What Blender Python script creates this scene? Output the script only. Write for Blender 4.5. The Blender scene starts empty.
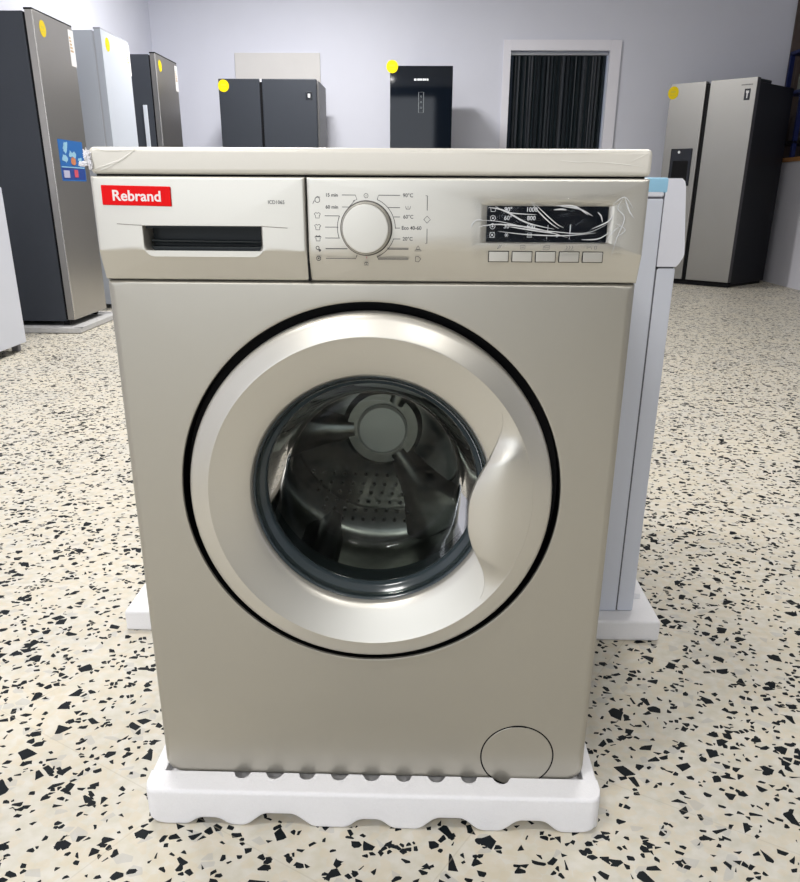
import bpy, bmesh, math, random
from mathutils import Vector, Matrix
PI = math.pi
S = bpy.context.scene
C = S.collection

# ------------------------------------------------------------------ camera
cam_d = bpy.data.cameras.new('camera'); cam = bpy.data.objects.new('camera', cam_d); C.objects.link(cam)
pitch, yaw, roll, f_px = 0.38657964, -0.02502012, 0.00581998, 824.325
fwd = Vector((math.sin(yaw)*math.cos(pitch), math.cos(yaw)*math.cos(pitch), -math.sin(pitch)))
rt = Vector((math.cos(yaw), -math.sin(yaw), 0)); up = rt.cross(fwd)
r2 = rt*math.cos(roll)+up*math.sin(roll); u2 = -rt*math.sin(roll)+up*math.cos(roll)
M = Matrix((r2, u2, -fwd)).transposed().to_4x4()
M.translation = Vector((0.3592756, -0.961501, 0.8352761))
cam.matrix_world = M
cam_d.sensor_fit = 'HORIZONTAL'; cam_d.sensor_width = 36; cam_d.lens = 36*f_px/800
cam_d.shift_y = (527.07-441)/800
cam_d.clip_start = 0.02; cam_d.clip_end = 60
S.camera = cam

# ------------------------------------------------------------------ world, light, exposure
w = bpy.data.worlds.new('world'); S.world = w; w.use_nodes = True
w.node_tree.nodes['Background'].inputs[0].default_value = (0.80, 0.88, 1.0, 1)
w.node_tree.nodes['Background'].inputs[1].default_value = 1.0

def area(name, loc, rot, sx, sy, power, col, parent=None):
    l = bpy.data.lights.new(name, 'AREA'); l.shape = 'RECTANGLE'; l.size = sx; l.size_y = sy
    l.energy = power; l.color = col
    o = bpy.data.objects.new(name, l); C.objects.link(o); o.location = loc; o.rotation_euler = rot
    if parent: o.parent = parent
    return o
# daylight through the shop window behind the camera
area('shop_window_daylight', (-0.9, -4.9, 1.55), (PI/2, 0, 0), 2.9, 2.5, 55, (0.93, 0.96, 1.0))
LAMP_POWER = 50
LAMPS = [(-.6, -3.2, .9, 'white ceiling light panel by the shop window, left row'), (-.6, -1.0, .8, 'white ceiling light panel behind the camera, left row'),
         (-.7, 1.4, .8, 'white ceiling light panel over the aisle left of the silver washing machine'), (-.6, 3.6, .95, 'white ceiling light panel over the steel fridge with the poster'),
         (-.7, 6.3, 2.9, 'white ceiling light panel nearest the back wall, left row'), (1.3, -3.2, .8, 'white ceiling light panel by the shop window, right row'),
         (1.1, 1.6, .8, 'white ceiling light panel over the floor right of the silver washing machine')]
S.view_settings.view_transform = 'Standard'; S.view_settings.look = 'None'
S.view_settings.gamma = 1; S.view_settings.use_curve_mapping = False
S.view_settings.exposure = -0.42

# ------------------------------------------------------------------ materials
MATS = {}
def mat(name, col, rough=.5, metal=0., spec=.5, coat=0., emit=0.):
    if name in MATS: return MATS[name]
    m = bpy.data.materials.new(name); m.use_nodes = True
    b = m.node_tree.nodes['Principled BSDF']
    b.inputs['Base Color'].default_value = (*col, 1); b.inputs['Roughness'].default_value = rough
    b.inputs['Metallic'].default_value = metal; b.inputs['Specular IOR Level'].default_value = spec
    b.inputs['Coat Weight'].default_value = coat; b.inputs['Coat Roughness'].default_value = .08
    if emit:
        b.inputs['Emission Color'].default_value = (*col, 1); b.inputs['Emission Strength'].default_value = emit
    MATS[name] = m; return m
class NT:
    def __init__(s, m): s.t = m.node_tree; s.n = s.t.nodes; s.l = s.t.links
    def new(s, typ, **kw):
        n = s.n.new(typ)
        for k, v in kw.items(): setattr(n, k, v)
        return n
    def link(s, a, b): s.l.new(a, b)
    def math(s, op, a, b=None, c=None):
        n = s.new('ShaderNodeMath', operation=op)
        for i, v in enumerate((a, b, c)):
            if v is None: continue
            if isinstance(v, (int, float)): n.inputs[i].default_value = v
            else: s.link(v, n.inputs[i])
        return n.outputs[0]
    def mix(s, fac, a, b):
        n = s.new('ShaderNodeMix', data_type='RGBA')
        if isinstance(fac, (int, float)): n.inputs[0].default_value = fac
        else: s.link(fac, n.inputs[0])
        for i, v in ((6, a), (7, b)):
            if isinstance(v, tuple): n.inputs[i].default_value = (*v, 1)
            else: s.link(v, n.inputs[i])
        return n.outputs[2]

def noisy(m, scale=200, amt=.04, bump=0., stretch=None):
    """small procedural colour and bump grain on a principled material"""
    t = NT(m); b = t.n['Principled BSDF']; col = tuple(b.inputs['Base Color'].default_value)[:3]
    tc = t.new('ShaderNodeTexCoord'); src = tc.outputs['Object']
    if stretch:
        mp = t.new('ShaderNodeMapping'); mp.inputs['Scale'].default_value = stretch; t.link(src, mp.inputs[0]); src = mp.outputs[0]
    no = t.new('ShaderNodeTexNoise'); no.inputs['Scale'].default_value = scale; no.inputs['Detail'].default_value = 3; t.link(src, no.inputs['Vector'])
    c = t.mix(no.outputs[0], tuple(x*(1-amt) for x in col), tuple(min(1, x*(1+amt)) for x in col))
    t.link(c, b.inputs['Base Color'])
    if bump:
        bp = t.new('ShaderNodeBump'); bp.inputs['Strength'].default_value = bump; bp.inputs['Distance'].default_value = .002
        t.link(no.outputs[0], bp.inputs['Height']); t.link(bp.outputs[0], b.inputs['Normal'])
    return m

SILVER = noisy(mat('silver_paint', (.43, .41, .36), .38, .70), 900, .03)
PANEL = noisy(mat('silver_panel_plastic', (.60, .58, .525), .34, .68), 900, .02)
LIDM = noisy(mat('silver_lid_laminate', (.70, .675, .61), .35, .1), 900, .02)
BLACK = mat('black_rubber', (.003, .003, .004), .5, 0, .15)
DARK = mat('dark_plastic', (.010, .015, .017), .4, 0, .25)
GASKET = mat('grey_rubber_gasket', (.022, .028, .030), .4, 0, .4)
FOAM = noisy(mat('white_foam', (.83, .83, .85), .75), 350, .03, .35)
WHITE = noisy(mat('white_enamel', (.66, .69, .77), .35, 0, .35), 300, .01)
WHITE2 = noisy(mat('white_plastic', (.76, .77, .84), .35), 300, .01)
PRINT = mat('grey_print', (.06, .06, .065), .6)
PRINT2 = mat('light_print', (.80, .82, .85), .5)
RED = mat('red_badge', (.80, .002, .004), .5, 0, .15)
BADGEW = mat('badge_letter_white', (.90, .80, .80), .4)
YELLOW = mat('yellow_sticker', (.74, .56, .0), .6, 0, .2)
YELLOW2 = mat('yellow_sticker_ink', (.62, .50, .0), .5)
SCREEN = mat('black_display', (.008, .010, .014), .12)
DRUM = noisy(mat('drum_steel', (.32, .32, .30), .30, 1.), 60, .2)
STEEL = noisy(mat('brushed_steel', (.40, .385, .36), .34, .85), 40, .05, 0, (1, 1, 40))
STEELD = noisy(mat('dark_steel', (.26, .25, .235), .32, .85), 40, .05, 0, (1, 1, 40))
STEELF6 = noisy(mat('satin_steel', (.31, .305, .29), .38, .8), 40, .05, 0, (1, 1, 40))
EDGE = mat('polished_door_edge', (.60, .58, .54), .25, .9)
SIDE_DK = noisy(mat('charcoal_side', (.040, .046, .058), .5, 0, .3), 150, .06)
SIDE_BK = mat('black_side', (.004, .005, .008), .4, 0, .2)
INOX_DK = noisy(mat('anthracite_steel', (.022, .027, .037), .42, .15), 150, .05)
BGLASS = mat('black_glass', (.003, .005, .009), .04, 0., .35)
TAPE = mat('blue_tape', (.32, .60, .80), .4)
PAPER = mat('paper_label', (.78, .78, .80), .6)

def glass(name, tint, gl=.03, ior=1.45, base=0.):
    m = bpy.data.materials.new(name); m.use_nodes = True; t = NT(m); t.n.remove(t.n['Principled BSDF'])
    tr = t.new('ShaderNodeBsdfTransparent'); tr.inputs[0].default_value = (*tint, 1)
    g = t.new('ShaderNodeBsdfGlossy'); g.inputs['Roughness'].default_value = gl
    fr = t.new('ShaderNodeFresnel'); fr.inputs[0].default_value = ior
    fac = t.math('MINIMUM', t.math('ADD', fr.outputs[0], base), 1.0)
    mx = t.new('ShaderNodeMixShader'); t.link(fac, mx.inputs[0]); t.link(tr.outputs[0], mx.inputs[1]); t.link(g.outputs[0], mx.inputs[2])
    t.link(mx.outputs[0], t.n['Material Output'].inputs[0]); return m
GLASS = glass('door_glass', (.60, .64, .62), .02, 1.18, .01)
FILM = glass('clear_film', (.98, .98, .98), .10, 1.18, .004)

def floor_mat():
    m = mat('terrazzo', (.8, .75, .65), .45, 0, .10); t = NT(m); b = t.n['Principled BSDF']
    geo = t.new('ShaderNodeTexCoord'); P = geo.outputs['Object']
    wn = t.new('ShaderNodeTexNoise'); wn.inputs['Scale'].default_value = 28; wn.inputs['Detail'].default_value = 1; t.link(P, wn.inputs['Vector'])
    va = t.new('ShaderNodeVectorMath', operation='MULTIPLY_ADD'); t.link(wn.outputs['Color'], va.inputs[0]); va.inputs[1].default_value = (.007, .007, 0); t.link(P, va.inputs[2])
    def chips(scale, thr, edge, off, rnd=1.0):
        mp = t.new('ShaderNodeMapping'); mp.inputs['Location'].default_value = (off, off*1.7, 0); mp.inputs['Rotation'].default_value = (0, 0, off); t.link(va.outputs[0], mp.inputs[0])
        mp.inputs['Scale'].default_value = (1, 1.0, 1)
        v = t.new('ShaderNodeTexVoronoi', voronoi_dimensions='2D'); v.inputs['Scale'].default_value = scale; v.inputs['Randomness'].default_value = rnd
        e = t.new('ShaderNodeTexVoronoi', voronoi_dimensions='2D', feature='DISTANCE_TO_EDGE'); e.inputs['Scale'].default_value = scale; e.inputs['Randomness'].default_value = rnd
        t.link(mp.outputs[0], v.inputs['Vector']); t.link(mp.outputs[0], e.inputs['Vector'])
        sp = t.new('ShaderNodeSeparateColor'); t.link(v.outputs['Color'], sp.inputs[0])
        sel = t.math('GREATER_THAN', sp.outputs[0], thr)
        lim = t.math('MULTIPLY_ADD', sp.outputs[1], edge*1.6, edge*.4)
        ins = t.math('GREATER_THAN', e.outputs['Distance'], lim)
        return t.math('MULTIPLY', sel, ins), sp.outputs[2]
    # cement matrix: cream with yellow and grey clouds
    n1 = t.new('ShaderNodeTexNoise'); n1.inputs['Scale'].default_value = 3.0; n1.inputs['Detail'].default_value = 5; t.link(P, n1.inputs['Vector'])
    n2 = t.new('ShaderNodeTexNoise'); n2.inputs['Scale'].default_value = 45; n2.inputs['Detail'].default_value = 4; t.link(P, n2.inputs['Vector'])
    f1 = t.math('MULTIPLY_ADD', n1.outputs[0], 3.0, -1.0); f1 = t.math('MINIMUM', t.math('MAXIMUM', f1, 0), 1)
    c = t.mix(f1, (.54, .52, .45), (.63, .59, .48))
    f2 = t.math('MINIMUM', t.math('MAXIMUM', t.math('MULTIPLY_ADD', n2.outputs[0], 3.0, -1.0), 0), 1)
    c = t.mix(t.math('MULTIPLY', f2, .55), c, (.72, .70, .66))
    # pale stone chips
    k, r = chips(70, .55, .03, 3.1); c = t.mix(t.math('MULTIPLY', k, .30), c, (.66, .56, .40))
    k, r = chips(55, .93, .06, 9.3); c = t.mix(t.math('MULTIPLY', k, .5), c, (.45, .45, .44))
    # dark chips in three sizes
    dk = (.007, .010, .013)
    for sc, th, ed, of in ((48, .885, .12, .7), (74, .865, .13, 5.2), (115, .88, .11, 12.4)):
        k, r = chips(sc, th, ed, of)
        c = t.mix(k, c, dk)
    # tile joints, 40 cm
    sx = t.new('ShaderNodeSeparateXYZ'); mp = t.new('ShaderNodeMapping'); mp.inputs['Rotation'].default_value = (0, 0, .55); t.link(P, mp.inputs[0]); t.link(mp.outputs[0], sx.inputs[0])
    js = []
    for ax in (0, 1):
        fr = t.math('FRACT', t.math('DIVIDE', sx.outputs[ax], .40)); d = t.math('ABSOLUTE', t.math('SUBTRACT', fr, .5)); js.append(t.math('GREATER_THAN', d, .4975))
    j = t.math('MAXIMUM', js[0], js[1]); c = t.mix(t.math('MULTIPLY', j, .28), c, (.42, .38, .30))
    t.link(c, b.inputs['Base Color'])
    return m

def wall_mat(name, col):
    m = mat(name, col, .75, 0, .3); return noisy(m, 6, .015)
WALL = wall_mat('painted_wall', (.68, .70, .79))
WALLF = wall_mat('shopfront_dark_for_reflections', (.06, .07, .085))  # unseen front wall, coloured dark so glossy and metal fronts reflect a dim room
CEIL = wall_mat('ceiling_paint', (.80, .80, .80))
TRIM = mat('door_trim_paint', (.80, .80, .87), .4)
TILE = floor_mat()

# ------------------------------------------------------------------ mesh helpers
class MB:
    def __init__(s): s.v = []; s.f = []; s.m = []; s.mi = 0
    def add(s, vs, fs):
        o = len(s.v); s.v += [tuple(v) for v in vs]; s.f += [tuple(i+o for i in f) for f in fs]; s.m += [s.mi]*len(fs)
    def loft(s, loops, cap0=False, cap1=False, closed=True):
        n = len(loops[0]); vs = [p for l in loops for p in l]; fs = []
        for k in range(len(loops)-1):
            for i in range(n if closed else n-1):
                a = k*n+i; b = k*n+(i+1) % n; fs.append((a, b, b+n, a+n))
        if cap0: fs.append(tuple(range(n))[::-1])
        if cap1: fs.append(tuple(range((len(loops)-1)*n, len(loops)*n)))
        s.add(vs, fs)
    def box(s, x0, x1, y0, y1, z0, z1, bev=0., seg=2):
        if bev <= 0:
            v = [(x, y, z) for x in (x0, x1) for y in (y0, y1) for z in (z0, z1)]
            s.add(v, [(0, 1, 3, 2), (4, 6, 7, 5), (0, 4, 5, 1), (2, 3, 7, 6), (0, 2, 6, 4), (1, 5, 7, 3)])
        else:
            bm = bmesh.new(); bmesh.ops.create_cube(bm, size=1)
            for v in bm.verts: v.co = ((x0+x1)/2+v.co.x*(x1-x0), (y0+y1)/2+v.co.y*(y1-y0), (z0+z1)/2+v.co.z*(z1-z0))
            bmesh.ops.bevel(bm, geom=bm.edges[:], offset=bev, segments=seg, affect='EDGES', profile=.5)
            bm.verts.index_update(); s.add([v.co[:] for v in bm.verts], [[v.index for v in f.verts] for f in bm.faces]); bm.free()
    def lathe(s, prof, cx, cz, n=96, a0=0, a1=2*PI):      # axis along Y, profile (r, y)
        full = abs(a1-a0-2*PI) < 1e-6; ns = n if full else n+1
        loops = [[(cx+r*math.cos(a0+(a1-a0)*i/n), y, cz+r*math.sin(a0+(a1-a0)*i/n)) for i in range(ns)] for r, y in prof]
        s.loft(loops, closed=full)
    def disc(s, cx, y, cz, r, n=48, h=0.0006):
        s.lathe([(0.0001, y), (r, y), (r, y+h)], cx, cz, n)
    def ribbon(s, pts, wd, y, th=.0003, closed=False):     # flat printed line in the XZ plane
        n = len(pts); P = [Vector((p[0], p[1])) for p in pts]; L = []; R_ = []
        for i in range(n):
            a = P[i-1] if (i > 0 or closed) else P[i]; b = P[(i+1) % n] if (i < n-1 or closed) else P[i]
            d = (b-a); d = d.normalized() if d.length > 0 else Vector((1, 0)); nn = Vector((-d.y, d.x))*wd/2
            L.append(P[i]+nn); R_.append(P[i]-nn)
        loops = []
        prof = lambda i: [(L[i].x, y, L[i].y), (R_[i].x, y, R_[i].y), (R_[i].x, y+th, R_[i].y), (L[i].x, y+th, L[i].y)]
        idx = list(range(n))+([0] if closed else [])
        s.loft([prof(i) for i in idx], cap0=not closed, cap1=not closed)
    def poly(s, pts, y, th=.0004):
        n = len(pts); s.loft([[(p[0], y, p[1]) for p in pts], [(p[0], y+th, p[1]) for p in pts]], cap0=True, cap1=True)
    def text(s, body, x, z, size, y, th=.0002, align='CENTER', bold=0.0, sx=1.0):
        cu = bpy.data.curves.new('t', 'FONT'); cu.body = body; cu.size = size; cu.align_x = align; cu.align_y = 'CENTER'
        cu.extrude = th; cu.offset = bold; cu.resolution_u = 4
        o = bpy.data.objects.new('t', cu); C.objects.link(o); bpy.context.view_layer.update()
        me = bpy.data.meshes.new_from_object(o.evaluated_get(bpy.context.evaluated_depsgraph_get()))
        s.add([(x+v.co.x*sx, y-v.co.z, z+v.co.y) for v in me.vertices], [tuple(p.vertices) for p in me.polygons])
        bpy.data.objects.remove(o); bpy.data.curves.remove(cu); bpy.data.meshes.remove(me)
    def tube(s, pts, r, n=10):
        loops = []
        for i, p in enumerate(pts):
            p = Vector(p); a = Vector(pts[max(0, i-1)]); b = Vector(pts[min(len(pts)-1, i+1)]); d = (b-a).normalized()
            u = d.cross(Vector((0, 0, 1)) if abs(d.z) < .9 else Vector((1, 0, 0))).normalized(); v = d.cross(u)
            loops.append([tuple(p+u*r*math.cos(2*PI*k/n)+v*r*math.sin(2*PI*k/n)) for k in range(n)])
        s.loft(loops, cap0=True, cap1=True)
    def build(s, name, m, parent=None, smooth=35, xf=None, merge=True):
        me = bpy.data.meshes.new(name); me.from_pydata(s.v, [], s.f)
        for mm in (m if isinstance(m, (list, tuple)) else [m]): me.materials.append(mm)
        for p, k in zip(me.polygons, s.m): p.material_index = k
        bm = bmesh.new(); bm.from_mesh(me)
        if merge: bmesh.ops.remove_doubles(bm, verts=bm.verts[:], dist=1e-6)
        bmesh.ops.recalc_face_normals(bm, faces=bm.faces[:])
        bm.to_mesh(me); bm.free()
        if smooth:
            me.shade_smooth(); me.set_sharp_from_angle(angle=math.radians(smooth))
        if xf: me.transform(xf)
        o = bpy.data.objects.new(name, me); C.objects.link(o)
        if smooth and smooth < 45:
            wn = o.modifiers.new('weighted_normals', 'WEIGHTED_NORMAL'); wn.keep_sharp = True; wn.weight = 90
        if parent: o.parent = parent
        return o

def tag(o, label=None, cat=None, group=None, kind=None):
    if label: o['label'] = label
    if cat: o['category'] = cat
    if group: o['group'] = group
    if kind: o['kind'] = kind
    return o
def thing(name, loc, rz, label, cat, group=None):
    o = bpy.data.objects.new(name, None); C.objects.link(o); o.empty_display_size = .1
    o.location = loc; o.rotation_euler = (0, 0, rz); return tag(o, label, cat, group)

def rr_hit(th, cx, cz, x0, x1, z0, z1, rad):
    """point where a ray from (cx,cz) meets a rounded rectangle; rad = (bl, br, tr, tl)"""
    dx, dz = math.cos(th), math.sin(th)
    def inside(t):
        x, z = cx+dx*t, cz+dz*t
        if x < x0 or x > x1 or z < z0 or z > z1: return False
        for (ax, az, sx, sz, r) in ((x0, z0, 1, 1, rad[0]), (x1, z0, -1, 1, rad[1]), (x1, z1, -1, -1, rad[2]), (x0, z1, 1, -1, rad[3])):
            if r > 0:
                ux = (x-ax)*sx; uz = (z-az)*sz
                if ux < r and uz < r and (ux-r)**2+(uz-r)**2 > r*r: return False
        return True
    lo, hi = 0, 3
    for _ in range(40):
        m_ = (lo+hi)/2
        if inside(m_): lo = m_
        else: hi = m_
    return cx+dx*lo, cz+dz*lo
def angles(cx, cz, rects, n=160):
    A = set(round(2*PI*i/n, 6) for i in range(n))
    for (x0, x1, z0, z1, rad) in rects:
        for (x, z, sx, sz, r) in ((x0, z0, 1, 1, rad[0]), (x1, z0, -1, 1, rad[1]), (x1, z1, -1, -1, rad[2]), (x0, z1, 1, -1, rad[3])):
            r = max(r, 0)
            for k in range(7):
                t = k/6*PI/2; px = x+sx*(r-r*math.cos(t)); pz = z+sz*(r-r*math.sin(t))
                A.add(round(math.atan2(pz-cz, px-cx) % (2*PI), 6))
    A = sorted(A); out = [A[0]]
    for a in A[1:]:
        if a-out[-1] > 2e-4: out.append(a)
    return out

# ------------------------------------------------------------------ the room
XL, XR, YB, YF, ZC = -2.38, 5.2, 8.4, -5.0, 3.0
def slab(name, x0, x1, y0, y1, z0, z1, m):
    b = MB(); b.box(x0, x1, y0, y1, z0, z1); return tag(b.build(name, m, smooth=0), kind='structure')
slab('floor', XL-.15, XR+.15, YF-.15, YB+.15, -.1, 0, TILE)
slab('ceiling', XL-.15, XR+.15, YF-.15, YB+.15, ZC, ZC+.1, CEIL)
slab('wall_left', XL-.15, XL, YF-.15, YB+.15, 0, ZC, WALL)
slab('wall_right', XR, XR+.15, YF-.15, YB+.15, 0, ZC, WALL)
def plate_holes(name, x0, x1, z0, z1, holes, y0, y1, m):
    xs = sorted({x0, x1, *[h[0] for h in holes], *[h[1] for h in holes]}); zs = sorted({z0, z1, *[h[2] for h in holes], *[h[3] for h in holes]})
    b = MB()
    for i in range(len(xs)-1):
        for k in range(len(zs)-1):
            mx, mz = (xs[i]+xs[i+1])/2, (zs[k]+zs[k+1])/2
            if any(h[0] < mx < h[1] and h[2] < mz < h[3] for h in holes): continue
            b.box(xs[i], xs[i+1], y0, y1, zs[k], zs[k+1])
    return tag(b.build(name, m, smooth=0), kind='structure')
DX0, DX1, DZ = 1.196, 2.172, 2.133
plate_holes('wall_back', XL, XR, 0, ZC, [(DX0, DX1, 0, DZ)], YB, YB+.15, WALL)
plate_holes('wall_front', XL, XR, 0, ZC, [(-2.2, .6, .3, 2.8)], YF-.15, YF, WALLF)
b = MB()                                                             # flat white architrave round the doorway
b.box(1.123, DX0, YB-.02, YB-.001, 0, 2.225, .002, 1); b.box(DX1, 2.28, YB-.02, YB-.001, 0, 2.225, .002, 1); b.box(DX0, DX1, YB-.02, YB-.001, DZ, 2.225)
tag(b.build('trim_1', TRIM, smooth=0), kind='structure')
slab('wall_passage', DX0-.4, DX1+.4, YB+1.2, YB+1.25, 0, ZC, mat('passage_dark', (.02, .025, .03), .8))

# dark strip curtain in the doorway: hanging cloth strips
def curtain_mat():
    m = mat('strip_curtain', (.02, .03, .035), .45); t = NT(m); b_ = t.n['Principled BSDF']
    tc = t.new('ShaderNodeTexCoord'); mp = t.new('ShaderNodeMapping'); mp.inputs['Scale'].default_value = (1, .01, .004); t.link(tc.outputs['Object'], mp.inputs[0])
    no = t.new('ShaderNodeTexNoise'); no.inputs['Scale'].default_value = 34; no.inputs['Detail'].default_value = 2; t.link(mp.outputs[0], no.inputs[0])
    r = t.new('ShaderNodeValToRGB'); r.color_ramp.elements[0].position = .45; r.color_ramp.elements[0].color = (.009, .017, .022, 1); r.color_ramp.elements[1].position = .68; r.color_ramp.elements[1].color = (.055, .062, .075, 1)
    t.link(no.outputs[0], r.inputs[0]); t.link(r.outputs[0], b_.inputs['Base Color']); return m
b = MB(); random.seed(3); n = 260; L = []
ph = random.random()
for i in range(n+1):
    x = DX0+.035+(DX1-DX0-.07)*i/n; y = .012*math.sin(i*.55+1.3*math.sin(i*.11))+.006*math.sin(i*1.7)
    L.append((x, YB+.06+y))
b.loft([[(x, y, .01) for x, y in L]+[(x, y+.004, .01) for x, y in reversed(L)], [(x, y, DZ-.035) for x, y in L]+[(x, y+.004, DZ-.035) for x, y in reversed(L)]], cap0=True, cap1=True)
t_ = thing('strip_curtain', ((DX0+DX1)/2, YB+.06, 0), 0, 'dark strip curtain hanging in the white-framed doorway of the back wall', 'curtain')
o = b.build('curtain_cloth', curtain_mat(), t_, xf=Matrix.Translation((-(DX0+DX1)/2, -YB-.06, 0)))
b = MB(); b.box(-.485, .485, -.02, .02, DZ-.033, DZ-.008, .004); b.build('curtain_rail', mat('rail_grey', (.45, .47, .5), .4, .6), t_)

b = MB(); b.box(3.93, 4.85, YB-.03, YB-.001, 0, 2.6); b.box(4.0, 4.78, YB-.04, YB-.03, .1, 2.5, .005)
tag(b.build('door_1', noisy(mat('brown_wood', (.085, .060, .050), .5), 12, .3, 0, (6, 6, 1)), smooth=0), kind='structure')

# ceiling lamps (above the frame, they light the room)
lamp_m = mat('lamp_diffuser', (1, .97, .93), .5, emit=6.0)
lamp0 = None
def ceiling_lamp(x, y, k, lab):
    t = thing('ceiling_light', (x, y, ZC), 0, lab, 'ceiling light', 'ceiling light panels')
    b = MB(); b.box(-.32, .32, -.17, .17, -.035, 0, .004); b.build('light_frame', CEIL, t)
    b = MB(); b.box(-.30, .30, -.15, .15, -.0375, -.0352); b.build('light_diffuser', lamp_m, t)
    area('lamp', (0, 0, -.05), (0, 0, 0), .6, .3, LAMP_POWER*k, (1, .975, .95), t)
for q in LAMPS: ceiling_lamp(*q)

# ------------------------------------------------------------------ main washing machine (front plane y = 0, x 0..0.598)
W = .598; CX, CZ = .2985, .4847
ORG = Vector((.2985, .20, .045)); XF = Matrix.Translation(-ORG)
WM = thing('washing_machine', ORG, 0, 'silver front-loading washing machine with red badge, standing on white foam in the foreground', 'washing machine')
# body with round door recess
rects = [(0, W, .055, .7405, (.022, .022, .002, .002))]
A = angles(CX, CZ, rects)
def RL(x0, x1, z0, z1, rad, y, cx=CX, cz=CZ, AA=None):
    return [(*rr_hit(a, cx, cz, x0, x1, z0, z1, rad)[:1], (y(rr_hit(a, cx, cz, x0, x1, z0, z1, rad)) if callable(y) else y), rr_hit(a, cx, cz, x0, x1, z0, z1, rad)[1]) for a in (AA or A)]
def CL(r, y, cx=CX, cz=CZ, AA=None): return [(cx+r*math.cos(a), y, cz+r*math.sin(a)) for a in (AA or A)]
b = MB()
b.loft([CL(.2340, .004), CL(.2342, .0015), CL(.2347, .0004), CL(.2356, .0), CL(.2385, .0),
        RL(.010, W-.010, .064, .7365, (.018, .018, .002, .002), 0.0),
        RL(.005, W-.005, .0585, .7385, (.020, .020, .002, .002), .001),
        RL(.0015, W-.0015, .0560, .7400, (.022, .022, .002, .002), .004),
        RL(0, W, .055, .7405, (.022, .022, .002, .002), .009),
        RL(0, W, .055, .7405, (.022, .022, .002, .002), .42)])
b.build('body', SILVER, WM, xf=XF)
b = MB(); b.lathe([(.2339, .0032), (.2339, .030), (.205, .034), (.150, .034)], CX, CZ, 128); b.build('door_recess', BLACK, WM, xf=XF)
b = MB(); b.box(.004, W-.004, .03, .418, .7405, .851); b.box(.004, W-.004, .40, .419, .058, .7405); b.build('rear_cabinet', SILVER, WM, xf=XF)
# lid
b = MB(); b.box(-.0012, W+.0020, -.004, .425, .8512, .8780, .0055, 3); b.mi = 0; b.build('top_lid', LIDM, WM, xf=XF)
b = MB(); b.box(.003, W-.003, .004, .40, .8480, .8515); b.build('lid_gap', BLACK, WM, xf=XF)
# detergent drawer front with grip recess
PY = -.0105
def py_profile(top=.8475):
    return lambda p: (.0005 + (-.0095-.0005)*max(0, min(1, (p[1]-.7412)/.026)))
def panel(x0, x1, hx, hz, hole_loops, rad):
    # hole_loops : innermost first
    AA = angles(hx, hz, [(x0, x1, .7412, .849, rad)]+[(h[0], h[1], h[2], h[3], h[4]) for h in hole_loops])
    loops = [RL(h[0], h[1], h[2], h[3], h[4], h[5], hx, hz, AA) for h in hole_loops]
    loops.append(RL(x0+.0035, x1-.0035, .7735, .8455, (.001,)*4, PY, hx, hz, AA))
    loops.append(RL(x0+.0008, x1-.0008, .7430, .8482, (.0008,)*4, lambda p: (.0025 + (PY-.0013)*max(0, min(1, (p[1]-.7412)/.0305))), hx, hz, AA))
    loops.append(RL(x0, x1, .7412, .849, (.0005,)*4, lambda p: (.0045 + (PY-.0012)*max(0, min(1, (p[1]-.7412)/.0305))), hx, hz, AA))
    loops.append(RL(x0, x1, .7412, .849, (.0005,)*4, .03, hx, hz, AA))
    b = MB(); b.loft(loops); return b
hr = (.012, .012, .0005, .0005)
b = panel(.0, .2315, .117, .786, [(.0545, .1800, .7705, .7985, hr, .018), (.0530, .1815, .7695, .7990, hr, -.0075), (.0515, .1830, .7680, .7992, hr, PY+.0004), (.0505, .1840, .7672, .7995, hr, PY)], hr)
drw = b.build('detergent_drawer', PANEL, WM, xf=XF)
b = MB(); b.box(.052, .183, .0165, .0205, .766, .801); b.box(.0535, .181, .004, .0165, .766, .7775, .002); b.box(.0535, .181, -.004, .0165, .7965, .801)
# soft ridge inside grip
b.tube([(.0555, .006, .7830), (.072, .010, .7822), (.17, .010, .7815), (.181, .008, .7815)], .0018, 8)
b.build('drawer_grip', DARK, drw, xf=None).data.transform(XF)
b = MB()
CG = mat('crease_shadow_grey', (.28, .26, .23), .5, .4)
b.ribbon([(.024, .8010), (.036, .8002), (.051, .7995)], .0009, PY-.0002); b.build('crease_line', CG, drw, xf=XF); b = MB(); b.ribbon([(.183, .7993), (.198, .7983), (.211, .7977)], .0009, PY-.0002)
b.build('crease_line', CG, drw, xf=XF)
b = MB()
bx, bz = .0495, .8292
b.box(.0115, .0865, PY-.0022, PY+.0005, .8195, .8395, .0009, 2)
b.mi = 1; b.text('Rebrand', bx, bz-.0003, .0148, PY-.0023, .0002, 'CENTER', .00032, 1.06)
b.build('badge', [RED, BADGEW], WM, xf=XF @ Matrix.Translation((.049, 0, .8295)) @ Matrix.Rotation(math.radians(.9), 4, 'Y') @ Matrix.Translation((-.049, 0, -.8295)))
b = MB(); b.text('ICD1065', .2000, .8237, .0052, PY-.0003, .0001, 'CENTER', .00005, .95); b.build('model_number', PRINT, drw, xf=XF)
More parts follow.
